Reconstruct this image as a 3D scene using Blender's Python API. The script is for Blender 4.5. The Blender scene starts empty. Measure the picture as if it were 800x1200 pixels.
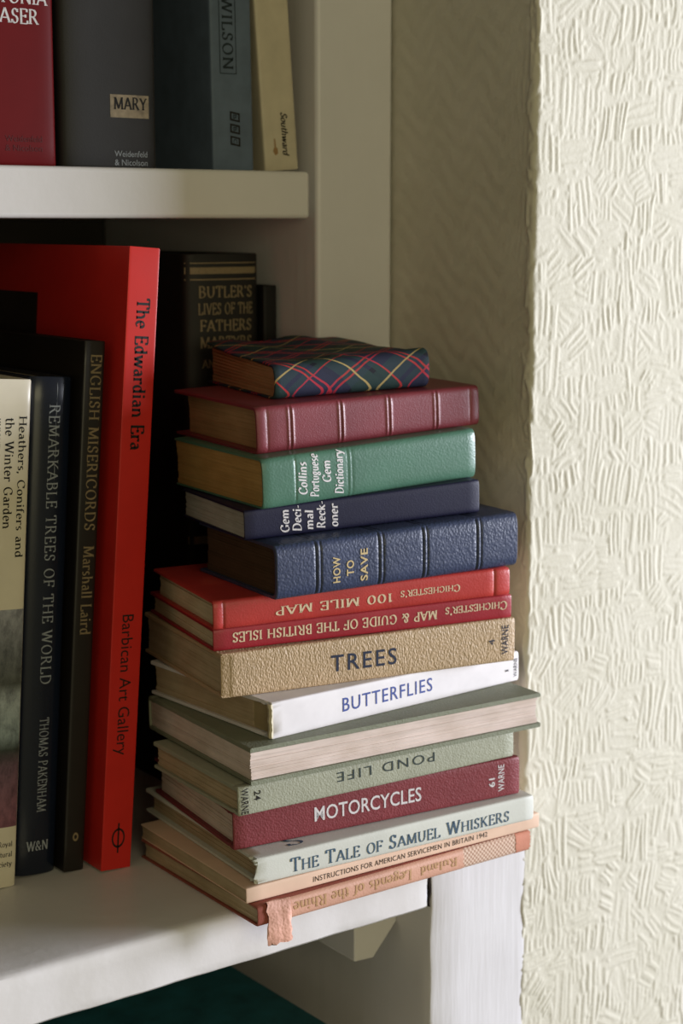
import bpy, bmesh, math, random
import numpy as np
from mathutils import Matrix, Vector, Euler

C = 0.01                      # everything below is written in centimetres
rnd = random.Random(7)
scene = bpy.context.scene
col = scene.collection
PI = math.pi

# ------------------------------------------------------------------ camera
cam_d = bpy.data.cameras.new('camera')
cam = bpy.data.objects.new('camera', cam_d)
col.objects.link(cam)
YAW, PITCH = 0.63003, 0.16811
cam.location = (-47.0655 * C, -57.5109 * C, 28.7838 * C)
fwd = Vector((math.sin(YAW) * math.cos(PITCH), math.cos(YAW) * math.cos(PITCH), -math.sin(PITCH)))
cam.rotation_euler = fwd.to_track_quat('-Z', 'Y').to_euler()
cam_d.sensor_fit = 'AUTO'
cam_d.sensor_width = 36
cam_d.lens = 1983.7 / 1200 * 36
cam_d.clip_start = 0.02
cam_d.dof.use_dof = True
cam_d.dof.focus_distance = 0.715
cam_d.dof.aperture_fstop = 9.5
scene.camera = cam

# ------------------------------------------------------------------ light
world = bpy.data.worlds.new('room')
scene.world = world
world.use_nodes = True
world.node_tree.nodes['Background'].inputs[0].default_value = (1.0, 0.90, 0.56, 1)
world.node_tree.nodes['Background'].inputs[1].default_value = 0.15


def area(name, loc, target, sx, sy, power, color):
    d = bpy.data.lights.new(name, 'AREA')
    d.shape = 'RECTANGLE'
    d.size, d.size_y = sx * C, sy * C
    d.energy = power
    d.color = color
    o = bpy.data.objects.new(name, d)
    col.objects.link(o)
    o.location = Vector(loc) * C
    o.rotation_euler = (Vector(target) - Vector(loc)).to_track_quat('-Z', 'Y').to_euler()
    return o


area('window_daylight', (175, -88, 24), (0, 0, 10), 90, 56, 80, (0.87, 0.90, 1.0))
area('warm_fill', (-50, -200, 48), (0, 0, 18), 110, 80, 8.2, (1.0, 0.90, 0.54))  # added warm fill behind the camera, no visible source; lifts post and side wall
scene.view_settings.view_transform = 'Standard'
scene.view_settings.look = 'None'
scene.view_settings.gamma = 1
scene.view_settings.use_curve_mapping = False
scene.view_settings.exposure = 0.0


# ------------------------------------------------------------------ helpers
def srgb(r, g, b):
    f = lambda c: (c / 255 / 12.92) if c / 255 <= 0.04045 else ((c / 255 + 0.055) / 1.055) ** 2.4
    return (f(r), f(g), f(b), 1)


def mesh_obj(name, verts, faces, mats, parent=None, smooth=True, midx=None, recalc=True):
    me = bpy.data.meshes.new(name)
    me.from_pydata([tuple(c * C for c in v) for v in verts], [], faces)
    for m in (mats if isinstance(mats, (list, tuple)) else [mats]):
        me.materials.append(m)
    if midx:
        me.polygons.foreach_set('material_index', midx)
    if recalc:
        bm = bmesh.new()
        bm.from_mesh(me)
        bmesh.ops.recalc_face_normals(bm, faces=bm.faces)
        bm.to_mesh(me)
        bm.free()
    me.polygons.foreach_set('use_smooth', [smooth] * len(me.polygons))
    if smooth:
        try:
            me.set_sharp_from_angle(angle=math.radians(38))
        except Exception:
            pass
    o = bpy.data.objects.new(name, me)
    col.objects.link(o)
    if parent is not None:
        o.parent = parent
    return o


def empty(name, loc, rot=(0, 0, 0)):
    o = bpy.data.objects.new(name, None)
    col.objects.link(o)
    o.empty_display_size = 0.02
    o.location = Vector(loc) * C
    o.rotation_euler = rot
    return o


def tag(o, label, cat, group=None):
    o['label'] = label
    o['category'] = cat
    if group:
        o['group'] = group


class MB:
    def __init__(s):
        s.v, s.f, s.m = [], [], []

    def add(s, vs, fs, mi=0):
        n = len(s.v)
        s.v += [tuple(v) for v in vs]
        s.f += [tuple(i + n for i in f) for f in fs]
        s.m += [mi] * len(fs)

    def box(s, x0, x1, y0, y1, z0, z1, mi=0):
        s.add([(x, y, z) for z in (z0, z1) for y in (y0, y1) for x in (x0, x1)],
              [(0, 1, 3, 2), (4, 6, 7, 5), (0, 4, 5, 1), (2, 3, 7, 6), (0, 2, 6, 4), (1, 5, 7, 3)], mi)

    def build(s, name, mats, parent=None, smooth=True, bevel=0, seg=2):
        o = mesh_obj(name, s.v, s.f, mats, parent, smooth, s.m)
        if bevel:
            b = o.modifiers.new('soft_edges', 'BEVEL')
            b.width = bevel * C
            b.segments = seg
            b.limit_method = 'ANGLE'
            b.harden_normals = False
        return o


# ------------------------------------------------------------------ materials
def new_mat(name):
    m = bpy.data.materials.new(name)
    m.use_nodes = True
    nt = m.node_tree
    return m, nt, nt.nodes['Principled BSDF']


def coords(nt, scale=(1, 1, 1)):
    tc = nt.nodes.new('ShaderNodeTexCoord')
    mp = nt.nodes.new('ShaderNodeMapping')
    mp.inputs['Scale'].default_value = scale
    nt.links.new(tc.outputs['Object'], mp.inputs['Vector'])
    return mp.outputs['Vector']


def noise(nt, vec, scale, detail=3, rough=0.55):
    n = nt.nodes.new('ShaderNodeTexNoise')
    n.inputs['Scale'].default_value = scale
    n.inputs['Detail'].default_value = detail
    n.inputs['Roughness'].default_value = rough
    nt.links.new(vec, n.inputs['Vector'])
    return n.outputs['Fac']


def ramp(nt, fac, stops, interp='LINEAR'):
    r = nt.nodes.new('ShaderNodeValToRGB')
    r.color_ramp.interpolation = interp
    el = r.color_ramp.elements
    while len(el) < len(stops):
        el.new(0.5)
    for e, (p, c) in zip(el, stops):
        e.position = p
        e.color = c
    nt.links.new(fac, r.inputs['Fac'])
    return r.outputs['Color']


def bump(nt, bsdf, height, strength, dist):
    b = nt.nodes.new('ShaderNodeBump')
    b.inputs['Strength'].default_value = strength
    b.inputs['Distance'].default_value = dist * C
    nt.links.new(height, b.inputs['Height'])
    prev = bsdf.inputs['Normal'].links
    if prev:
        nt.links.new(prev[0].from_socket, b.inputs['Normal'])
    nt.links.new(b.outputs['Normal'], bsdf.inputs['Normal'])


def scl(c, k):
    return (min(1, c[0] * k), min(1, c[1] * k), min(1, c[2] * k), 1)


def mat_plain(name, c, rough=0.6, spec=0.4, var=0.12, vs=60):
    m, nt, b = new_mat(name)
    v = coords(nt)
    nt.links.new(ramp(nt, noise(nt, v, vs), [(0.3, scl(c, 1 - var)), (0.7, scl(c, 1 + var))]), b.inputs['Base Color'])
    b.inputs['Roughness'].default_value = rough
    b.inputs['Specular IOR Level'].default_value = spec
    return m


def mat_leather(name, c, rough=0.4, cell=900, st=0.6, dist=0.03, stretch=(1, 1, 1), var=0.18, spec=0.5, wear=None):
    """grained leather or leathercloth: voronoi pebbles plus fine noise"""
    m, nt, b = new_mat(name)
    v = coords(nt, stretch)
    vo = nt.nodes.new('ShaderNodeTexVoronoi')
    vo.inputs['Scale'].default_value = cell
    vo.feature = 'SMOOTH_F1'
    wv = nt.nodes.new('ShaderNodeMixRGB')
    wv.inputs['Fac'].default_value = 0.0
    nt.links.new(v, vo.inputs['Vector'])
    fine = noise(nt, v, cell * 0.45, 4)
    low = noise(nt, coords(nt), 45, 4)
    stops = [(0.3, scl(c, 1 - var)), (0.72, scl(c, 1 + var))]
    if wear:
        stops = [(0.25, scl(c, 1 - var)), (0.6, scl(c, 1 + var * 0.5)), (0.78, wear)]
    nt.links.new(ramp(nt, low, stops), b.inputs['Base Color'])
    add = nt.nodes.new('ShaderNodeMath')
    add.operation = 'MULTIPLY_ADD'
    add.inputs[1].default_value = 0.9
    nt.links.new(fine, add.inputs[0])
    nt.links.new(vo.outputs['Distance'], add.inputs[2])
    bump(nt, b, add.outputs[0], st, dist)
    b.inputs['Roughness'].default_value = rough
    b.inputs['Specular IOR Level'].default_value = spec
    return m


def mat_cloth(name, c, rough=0.75, freq=2600, st=0.5, var=0.1, spec=0.25, wear=None):
    m, nt, b = new_mat(name)
    v = coords(nt)
    n1 = noise(nt, coords(nt, (0.35, 1, 1)), freq, 2)
    n2 = noise(nt, coords(nt, (1, 0.35, 0.35)), freq, 2)
    ad = nt.nodes.new('ShaderNodeMath')
    ad.operation = 'ADD'
    nt.links.new(n1, ad.inputs[0])
    nt.links.new(n2, ad.inputs[1])
    low = noise(nt, v, 55, 5, 0.65)
    stops = [(0.3, scl(c, 1 - var)), (0.7, scl(c, 1 + var))]
    if wear:
        stops = [(0.25, scl(c, 1 - var)), (0.6, scl(c, 1 + var)), (0.75, wear)]
    nt.links.new(ramp(nt, low, stops), b.inputs['Base Color'])
    bump(nt, b, ad.outputs[0], st, 0.02)
    b.inputs['Roughness'].default_value = rough
    b.inputs['Specular IOR Level'].default_value = spec
    return m


def mat_pages(name, c, dark=0.72, freq=900):
    m, nt, b = new_mat(name)
    n1 = noise(nt, coords(nt, (0.02, 0.02, 1)), freq, 4, 0.7)
    n2 = noise(nt, coords(nt, (0.5, 0.5, 1)), 120, 3)
    c1 = ramp(nt, n1, [(0.36, scl(c, dark)), (0.56, c)])
    c2 = ramp(nt, n2, [(0.3, scl((1, 0.97, 0.92, 1), 0.82)), (0.65, (1, 1, 1, 1))])
    mx = nt.nodes.new('ShaderNodeMixRGB')
    mx.blend_type = 'MULTIPLY'
    mx.inputs['Fac'].default_value = 1
    nt.links.new(c1, mx.inputs[1])
    nt.links.new(c2, mx.inputs[2])
    nt.links.new(mx.outputs[0], b.inputs['Base Color'])
    bump(nt, b, n1, 0.35, 0.02)
    b.inputs['Roughness'].default_value = 0.85
    b.inputs['Specular IOR Level'].default_value = 0.15
    return m


def mat_paint(name, c, rough=0.35, st=0.35, scale=(1, 1, 1), freq=110, stain=None):
    m, nt, b = new_mat(name)
    v = coords(nt, scale)
    n = noise(nt, v, freq, 4, 0.55)
    n2 = noise(nt, coords(nt), 22, 5, 0.6)
    stops = [(0.3, scl(c, 0.93)), (0.7, c)]
    if stain:
        stops = [(0.22, stain), (0.34, scl(c, 0.95)), (0.7, c)]
    nt.links.new(ramp(nt, n2, stops), b.inputs['Base Color'])
    bump(nt, b, n, st, 0.06)
    b.inputs['Roughness'].default_value = rough
    b.inputs['Specular IOR Level'].default_value = 0.4
    return m


def mat_tartan(name):
    m, nt, b = new_mat(name)
    tc = nt.nodes.new('ShaderNodeTexCoord')
    sp = nt.nodes.new('ShaderNodeSeparateXYZ')
    nt.links.new(tc.outputs['Object'], sp.inputs[0])

    def mth(op, a, bb=None):
        n = nt.nodes.new('ShaderNodeMath')
        n.operation = op
        for i, q in enumerate((a, bb)):
            if q is None:
                continue
            if isinstance(q, (int, float)):
                n.inputs[i].default_value = q
            else:
                nt.links.new(q, n.inputs[i])
        return n.outputs[0]
    wob = noise(nt, tc.outputs['Object'], 60, 2)
    v = mth('ADD', sp.outputs['Z'], mth('ADD', sp.outputs['Y'], mth('MULTIPLY', wob, 0.004)))
    navy, green = srgb(40, 44, 70), srgb(36, 60, 60)
    red, yel, dk = srgb(186, 48, 56), srgb(186, 164, 106), srgb(24, 26, 38)
    st = [(0.0, navy), (0.17, red), (0.195, navy), (0.235, red), (0.26, navy), (0.36, dk), (0.44, green), (0.60, yel), (0.622, green),
          (0.74, dk), (0.80, green), (0.88, red), (0.902, navy)]
    outs = []
    for sgn, off in ((1, 0.21), (-1, 0.64)):
        s = mth('ADD', mth('MULTIPLY', sp.outputs['X'], 1.0), mth('MULTIPLY', v, sgn * 1.25))
        fr = mth('FRACT', mth('ADD', mth('DIVIDE', s, 0.057), off))
        outs.append(ramp(nt, fr, st, 'CONSTANT'))
    mx = nt.nodes.new('ShaderNodeMixRGB')
    mx.blend_type = 'LIGHTEN'
    mx.inputs['Fac'].default_value = 0.85
    nt.links.new(outs[0], mx.inputs[1])
    nt.links.new(outs[1], mx.inputs[2])
    nt.links.new(mx.outputs[0], b.inputs['Base Color'])
    bump(nt, b, noise(nt, tc.outputs['Object'], 2600, 2), 0.4, 0.02)
    b.inputs['Roughness'].default_value = 0.7
    b.inputs['Specular IOR Level'].default_value = 0.3
    return m


def mat_ink(name, c, rough=0.6):
    m, nt, b = new_mat(name)
    v = coords(nt)
    nt.links.new(ramp(nt, noise(nt, v, 900, 3), [(0.25, scl(c, 0.75)), (0.5, c)]), b.inputs['Base Color'])
    b.inputs['Roughness'].default_value = rough
    b.inputs['Specular IOR Level'].default_value = 0.3
    return m


# ------------------------------------------------------------------ lettering
# serif capitals and small letters as pen strokes: L line, A arc, S serif bar, D dot
GL = {
 'A': (.76, 'L.06,0,.38,1 L.38,1,.70,0 L.17,.33,.58,.33 S.06,0,.11 S.70,0,.13'),
 'B': (.64, 'L.13,0,.13,1 L.05,1,.32,1 A.32,.76,.20,.24,90,-90 L.13,.52,.32,.52 A.34,.26,.24,.26,90,-90 L.05,0,.34,0'),
 'C': (.72, 'A.40,.5,.34,.51,48,312 L.63,.96,.63,.70 L.63,.22,.63,.10'),
 'D': (.78, 'L.13,0,.13,1 L.05,1,.34,1 A.34,.5,.36,.5,90,-90 L.05,0,.34,0'),
 'E': (.60, 'L.13,0,.13,1 L.05,1,.52,1 L.52,1,.52,.80 L.13,.52,.42,.52 L.42,.62,.42,.42 L.05,0,.55,0 L.55,0,.55,.22'),
 'F': (.56, 'L.13,0,.13,1 L.05,1,.52,1 L.52,1,.52,.80 L.13,.50,.42,.50 L.42,.60,.42,.40 S.13,0,.12'),
 'G': (.78, 'A.40,.5,.34,.51,48,300 L.62,.96,.62,.72 L.64,.42,.64,.08 S.62,.42,.12'),
 'H': (.80, 'L.14,0,.14,1 L.66,0,.66,1 L.14,.52,.66,.52 S.14,0,.12 S.14,1,.12 S.66,0,.12 S.66,1,.12'),
 'I': (.30, 'L.15,0,.15,1 S.15,0,.13 S.15,1,.13'),
 'J': (.40, 'L.26,.15,.26,1 A.12,.15,.14,.2,0,-120 S.26,1,.13'),
 'K': (.74, 'L.14,0,.14,1 L.60,1,.16,.44 L.28,.58,.64,0 S.14,0,.12 S.14,1,.12 S.62,0,.12 S.60,1,.10'),
 'L': (.58, 'L.13,0,.13,1 L.05,0,.53,0 L.53,0,.53,.24 S.13,1,.12'),
 'M': (.94, 'L.12,0,.16,1 L.16,1,.47,.06 L.47,.06,.78,1 L.78,1,.82,0 S.12,0,.10 S.82,0,.12 S.10,1,.07 S.84,1,.07'),
 'N': (.80, 'L.13,0,.13,1 L.13,1,.67,0 L.67,0,.67,1 S.13,0,.10 S.09,1,.08 S.67,1,.11'),
 'O': (.80, 'A.40,.5,.34,.51,0,360'),
 'P': (.62, 'L.13,0,.13,1 L.05,1,.32,1 A.32,.74,.23,.26,90,-90 L.13,.48,.32,.48 S.13,0,.12'),
 'Q': (.80, 'A.40,.5,.34,.51,0,360 L.42,.08,.74,-.2'),
 'R': (.72, 'L.13,0,.13,1 L.05,1,.32,1 A.32,.75,.21,.25,90,-90 L.13,.50,.34,.50 L.34,.50,.62,0 S.13,0,.12 S.64,0,.08'),
 'S': (.56, 'A.28,.755,.18,.255,35,270 A.28,.25,.20,.26,90,-145 L.45,.98,.45,.76 L.09,.26,.09,.02'),
 'T': (.68, 'L.34,0,.34,1 L.06,1,.62,1 L.06,1,.06,.78 L.62,1,.62,.78 S.34,0,.13'),
 'U': (.78, 'L.14,.32,.14,1 A.39,.32,.25,.33,180,360 L.64,.32,.64,1 S.14,1,.12 S.64,1,.11'),
 'V': (.74, 'L.08,1,.38,0 L.38,0,.68,1 S.08,1,.11 S.67,1,.10'),
 'W': (1.04, 'L.08,1,.30,0 L.30,0,.52,1 L.52,1,.74,0 L.74,0,.96,1 S.08,1,.11 S.52,1,.09 S.96,1,.10'),
 'X': (.72, 'L.08,1,.62,0 L.60,1,.10,0 S.08,1,.1 S.60,1,.1 S.10,0,.1 S.62,0,.1'),
 'Y': (.70, 'L.06,1,.35,.46 L.64,1,.35,.46 L.35,0,.35,.46 S.06,1,.1 S.64,1,.1 S.35,0,.13'),
 'Z': (.66, 'L.08,1,.58,1 L.58,1,.08,0 L.08,0,.60,0 L.08,1,.08,.8 L.60,0,.60,.2'),
 'a': (.50, 'L.39,.05,.39,.46 A.25,.46,.14,.19,0,155 A.24,.19,.17,.19,35,330 L.39,.02,.48,.02'),
 'b': (.56, 'L.12,.02,.12,1 A.29,.33,.21,.34,150,-150 S.08,1,.07'),
 'c': (.47, 'A.27,.33,.22,.34,45,315 D.40,.52'),
 'd': (.57, 'L.43,0,.43,1 A.26,.33,.20,.34,30,330 S.38,1,.07 S.47,0,.07'),
 'e': (.50, 'A.26,.33,.21,.34,0,315 L.06,.36,.46,.36'),
 'f': (.36, 'L.15,0,.15,.80 A.28,.80,.13,.2,180,40 L.03,.64,.30,.64 S.15,0,.12'),
 'g': (.52, 'A.24,.40,.17,.26,0,360 L.38,.58,.50,.64 A.25,-.08,.19,.17,0,360 L.14,.16,.20,.06'),
 'h': (.60, 'L.12,0,.12,1 A.29,.44,.18,.22,165,0 L.47,0,.47,.44 S.12,0,.10 S.47,0,.10 S.08,1,.07'),
 'i': (.28, 'L.14,0,.14,.64 S.14,0,.11 S.09,.64,.06 D.14,.88'),
 'k': (.58, 'L.12,0,.12,1 L.45,.64,.15,.30 L.23,.38,.50,0 S.12,0,.10 S.48,0,.1 S.44,.64,.08 S.08,1,.07'),
 'l': (.28, 'L.14,0,.14,1 S.14,0,.11 S.10,1,.06'),
 'm': (.88, 'L.12,0,.12,.64 A.27,.44,.16,.22,165,0 L.43,0,.43,.44 A.59,.44,.16,.22,165,0 L.75,0,.75,.44 S.12,0,.09 S.43,0,.09 S.75,0,.09 S.08,.64,.06'),
 'n': (.60, 'L.12,0,.12,.64 A.29,.44,.18,.22,165,0 L.47,0,.47,.44 S.12,0,.10 S.47,0,.10 S.08,.64,.06'),
 'o': (.54, 'A.27,.33,.22,.34,0,360'),
 'p': (.56, 'L.12,-.28,.12,.64 A.29,.33,.21,.34,150,-150 S.12,-.28,.11 S.08,.64,.06'),
 'r': (.42, 'L.12,0,.12,.64 A.27,.44,.15,.21,165,50 S.12,0,.11 S.08,.64,.06 D.37,.58'),
 's': (.42, 'A.21,.49,.13,.17,35,270 A.21,.17,.15,.17,90,-145'),
 't': (.36, 'L.16,.14,.16,.86 A.27,.14,.11,.15,180,320 L.03,.64,.32,.64'),
 'u': (.60, 'L.12,.2,.12,.64 A.29,.2,.17,.21,180,340 L.47,0,.47,.64 S.08,.64,.07 S.43,.64,.06 S.51,0,.06'),
 'v': (.54, 'L.06,.64,.27,0 L.27,0,.48,.64 S.06,.64,.09 S.48,.64,.08'),
 'w': (.80, 'L.06,.64,.23,0 L.23,0,.40,.64 L.40,.64,.57,0 L.57,0,.74,.64 S.06,.64,.09 S.74,.64,.08'),
 'y': (.54, 'L.06,.64,.27,.02 L.48,.64,.22,-.2 D.16,-.22 S.06,.64,.09 S.48,.64,.08'),
 '0': (.62, 'A.31,.5,.25,.51,0,360'),
 '1': (.36, 'L.18,0,.18,1 S.18,0,.12 L.06,.84,.18,1'),
 '&': (.80, 'A.32,.76,.16,.24,-40,220 L.20,.60,.66,0 A.29,.26,.22,.26,110,330 L.48,.12,.66,.48 S.66,.5,.1'),
 "'": (.20, 'L.10,1,.08,.76'),
 ',': (.24, 'D.10,.04 L.12,.02,.06,-.16'),
 '-': (.34, 'L.04,.30,.28,.30,.09'),
 '.': (.24, 'D.11,.04'),
 ' ': (.36, ''),
}
def nib(dx, dy, thin, thick):
    a = math.atan2(dy, dx) - math.radians(22)
    return thin + (thick - thin) * abs(math.sin(a)) ** 1.6


def stroke_text(s, thin=.055, thick=.15, shear=0.0, track=.04, small=None):
    """returns verts, faces, width; cap height 1. small = size factor of lower-case written as small capitals"""
    V, F = [], []
    x = 0.0

    def strip(pts, w=None):
        n0 = len(V)
        m = len(pts)
        for i, (px, py) in enumerate(pts):
            a, b = pts[max(0, i - 1)], pts[min(m - 1, i + 1)]
            dx, dy = b[0] - a[0], b[1] - a[1]
            l = math.hypot(dx, dy) or 1
            ww = (w or nib(dx, dy, thin, thick)) / 2
            V.append((px - dy / l * ww, py + dx / l * ww))
            V.append((px + dy / l * ww, py - dx / l * ww))
        for i in range(m - 1):
            F.append((n0 + 2 * i, n0 + 2 * i + 1, n0 + 2 * i + 3, n0 + 2 * i + 2))
    for ch in s:
        k = 1.0
        if small and ch.islower():
            ch = ch.upper()
            k = small
        w, g = GL[ch]
        i0 = len(V)
        for t in g.split():
            q = [float(z) for z in t[1:].split(',')]
            if t[0] == 'L':
                n = 5
                strip([(q[0] + (q[2] - q[0]) * i / n, q[1] + (q[3] - q[1]) * i / n) for i in range(n + 1)],
                      q[4] if len(q) > 4 else None)
            elif t[0] == 'A':
                n = max(6, int(abs(q[5] - q[4]) / 15))
                strip([(q[0] + (q[2] - .03) * math.cos(math.radians(q[4] + (q[5] - q[4]) * i / n)),
                        q[1] + (q[3] - .02) * math.sin(math.radians(q[4] + (q[5] - q[4]) * i / n))) for i in range(n + 1)])
            elif t[0] == 'S':
                yy = q[1] + (thin * .5 if q[1] < .3 else -thin * .5)
                strip([(q[0] - q[2], yy), (q[0], yy), (q[0] + q[2], yy)], thin)
            elif t[0] == 'D':
                r = thick * .58
                n0 = len(V)
                for i in range(8):
                    V.append((q[0] + r * math.cos(i * PI / 4), q[1] + r * math.sin(i * PI / 4)))
                F.append(tuple(range(n0, n0 + 8)))
        for i in range(i0, len(V)):
            vx, vy = V[i]
            V[i] = (x + (vx + vy * shear) * k, vy * k)
        x += (w + track) * k
    return V, F, x - track


_capH = [None]


def sans_text(s, bold=0.0, track=1.0):
    """Blender's built-in sans face flattened to polygons, scaled to cap height 1"""
    def raw(t):
        cu = bpy.data.curves.new('lettering_curve', 'FONT')
        cu.body = t
        cu.fill_mode = 'FRONT'
        cu.resolution_u = 3
        cu.offset = bold
        cu.space_character = track
        ob = bpy.data.objects.new('lettering_curve', cu)
        col.objects.link(ob)
        dg = bpy.context.evaluated_depsgraph_get()
        dg.update()
        me = bpy.data.meshes.new_from_object(ob.evaluated_get(dg))
        V = [(v.co.x, v.co.y) for v in me.vertices]
        F = [tuple(p.vertices) for p in me.polygons]
        bpy.data.objects.remove(ob)
        bpy.data.curves.remove(cu)
        bpy.data.meshes.remove(me)
        return V, F
    if _capH[0] is None:
        V, F = raw('H')
        _capH[0] = max(v[1] for v in V)
    V, F = raw(s)
    x0 = min(v[0] for v in V)
    h = _capH[0]
    V = [((v[0] - x0) / h, v[1] / h) for v in V]
    return V, F, max(v[0] for v in V)


def lettering(name, parent, txt, mat, cx, cz, h, w, mode, surf, eps=0.012, label=None):
    """txt = (V, F, width); centred on (cx, cz) of the spine; h cap height, w run length"""
    V, F, tw = txt
    sx = w / tw
    me = bpy.data.meshes.new(name)
    me.from_pydata([(v[0], v[1], 0) for v in V], [], F)
    bm = bmesh.new()
    bm.from_mesh(me)
    for q in np.linspace(-.1, .95, 8):      # cuts so the letters follow a rounded spine
        geom = bm.verts[:] + bm.edges[:] + bm.faces[:]
        if mode in ('normal', 'flip'):
            bmesh.ops.bisect_plane(bm, geom=geom, plane_co=(0, q, 0), plane_no=(0, 1, 0))
        else:
            bmesh.ops.bisect_plane(bm, geom=geom, plane_co=(q * tw, 0, 0), plane_no=(1, 0, 0))
            bmesh.ops.bisect_plane(bm, geom=bm.verts[:] + bm.edges[:] + bm.faces[:], plane_co=(0, q, 0), plane_no=(0, 1, 0))
    for v in bm.verts:
        tx, ty = v.co.x * sx - w / 2, v.co.y * h - h / 2
        X, Z = {'normal': (cx + tx, cz + ty), 'flip': (cx - tx, cz - ty),
                'up': (cx - ty, cz + tx), 'down': (cx + ty, cz - tx)}[mode]
        p = surf(X, Z, eps)
        v.co = Vector(p) * C
    bm.to_mesh(me)
    bm.free()
    me.materials.append(mat)
    o = bpy.data.objects.new(name, me)
    col.objects.link(o)
    o.parent = parent
    if label:
        o['label'] = label
    return o


# ------------------------------------------------------------------ books
class Book:
    """case-bound book lying with its spine along local x, spine at y=0, bottom board at z=0 (all cm)"""

    def __init__(s, root, L, D, T, k=0.0, r=0.25, bulge=0.06, e=0.4, tb=0.18, ts=0.1, groove=0.0, m=0.22,
                 mf=None, disp=None, sink=0.0, lay=18, y0=None, frame=None, topdisp=None, jit=0.02):
        s.root, s.L, s.D, s.T, s.k = root, L, D, T, k
        s.r, s.bulge, s.e, s.tb, s.ts, s.groove, s.m = r, bulge, e, tb, ts, groove, m
        s.mf = m if mf is None else mf
        s.disp = disp or (lambda x, z: 0.0)
        s.topdisp = topdisp or (lambda x, y: 0.0)
        s.lay, s.y0, s.jit, s.sink = lay, y0, jit, sink
        s.frame = frame or (lambda x, y, z: (x - L / 2, y - D / 2, z))

    def zm(s, x, z):
        return z * (1 + s.k * (x / s.L - .5))

    def spine_y(s, zn, inset=0.0):
        q = min(1, abs(2 * zn - 1)) ** (1 / s.e)
        c = math.sqrt(max(0, 1 - q * q)) ** s.e
        return s.r - (s.r + s.bulge - inset) * c

    def surf(s, x, z, eps):
        zn = z / (s.T * (1 + s.k * (x / s.L - .5)))
        y = s.spine_y(min(.999, max(.001, zn))) - s.disp(x, zn) - eps
        return s.frame(x, y, z)

    def cover(s, name, mat, nx=24, extra=(), parent=None, midx=None, rag=None):
        T, D, r, e = s.T, s.D, s.r, s.e
        yg = r + .28
        ys = [D, D - .04] + [D + (yg + .45 - D) * i / 8 for i in range(1, 9)] + [yg + .2, yg + .1, yg, yg - .1, yg - .2]
        ys = [y for y in ys if y > r + .02]
        gz = lambda y: s.groove * math.exp(-((y - yg) / .11) ** 2)
        out, inn, spf = [], [], []
        for y in ys:
            out.append((y, gz(y)))
            inn.append((y, s.tb + gz(y)))
            spf.append(0)
        ns = 16
        for i in range(ns + 1):
            f = -PI / 2 + PI * i / ns
            sn, cs = math.sin(f), abs(math.cos(f))
            zz = math.copysign(abs(sn) ** e, sn)
            out.append((r - (r + s.bulge) * cs ** e, T / 2 + T / 2 * zz))
            inn.append((r - (r + s.bulge - s.ts) * cs ** e, T / 2 + (T / 2 - s.tb) * zz))
            spf.append(1 if abs(zz) < .93 else 0)
        for y in reversed(ys):
            out.append((y, T - gz(y)))
            inn.append((y, T - s.tb - gz(y)))
            spf.append(2)
        loop = out + inn[::-1]
        no = len(out)
        xs = sorted(set([0, .05, s.L - .05, s.L] + [s.L * i / nx for i in range(1, nx)] + list(extra)))
        V, F = [], []
        n = len(loop)
        for xi, x in enumerate(xs):
            end = x in (0, s.L)
            for i, (y, z) in enumerate(loop):
                if i < no:
                    oy, oz = inn[i] if i < len(inn) else inn[-1]
                    if end:
                        y, z = y + (oy - y) * .25, z + (oz - z) * .25
                    if spf[i] == 1:
                        y -= s.disp(x, z / T)
                    if spf[i] == 2:
                        z += s.topdisp(x, y)
                else:
                    j = no - 1 - (i - no)
                    if spf[j] == 2:
                        z += s.topdisp(x, y)
                xx = x
                if rag and end:
                    xx = x + rag(x, y, z, i)
                V.append(s.frame(xx, y, s.zm(x, z)))
        for a in range(len(xs) - 1):
            for i in range(n):
                F.append((a * n + i, a * n + (i + 1) % n, (a + 1) * n + (i + 1) % n, (a + 1) * n + i))
        for a in (0, len(xs) - 1):
            for i in range(no - 1):
                F.append((a * n + i, a * n + i + 1, a * n + n - 2 - i, a * n + n - 1 - i))
        return mesh_obj(name, V, F, mat, parent or s.root)

    def pages(s, mat, name='page_block', wave=0.0):
        mb = MB()
        z0, z1 = s.tb + .005, s.T - s.tb - .005 - s.sink
        R = random.Random(int(s.L * 1000))
        for i in range(s.lay):
            a, b = z0 + (z1 - z0) * i / s.lay, z0 + (z1 - z0) * (i + 1) / s.lay
            j = R.uniform(-s.jit, s.jit)
            jx = R.uniform(-s.jit, s.jit)
            zn = ((a + b) / 2 - s.tb) / (s.T - 2 * s.tb)
            yf = s.y0 if s.y0 is not None else s.spine_y(zn, s.ts) + .02
            cv = .1 * (1 - (2 * zn - 1) ** 2)
            xs = [s.m + jx] + [s.L * q_ / 12 for q_ in range(1, 12)] + [s.L - s.m - jx]
            vs, n = [], len(xs)
            for x in xs:
                w = s.topdisp(x, s.D * .5) * zn
                for (y, z) in ((yf, a), (s.D - s.mf + j - cv, a), (s.D - s.mf + j - cv, b), (yf, b)):
                    wz = s.topdisp(x, y) * zn
                    vs.append(s.frame(x, y, s.zm(x, z + wz)))
            fs = [(0, 1, 2, 3), ((n - 1) * 4, (n - 1) * 4 + 1, (n - 1) * 4 + 2, (n - 1) * 4 + 3)]
            for q in range(n - 1):
                for i2 in range(4):
                    fs.append((q * 4 + i2, q * 4 + (i2 + 1) % 4, q * 4 + 4 + (i2 + 1) % 4, q * 4 + 4 + i2))
            mb.add(vs, fs)
        return mb.build(name, mat, s.root, smooth=False)


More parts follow.
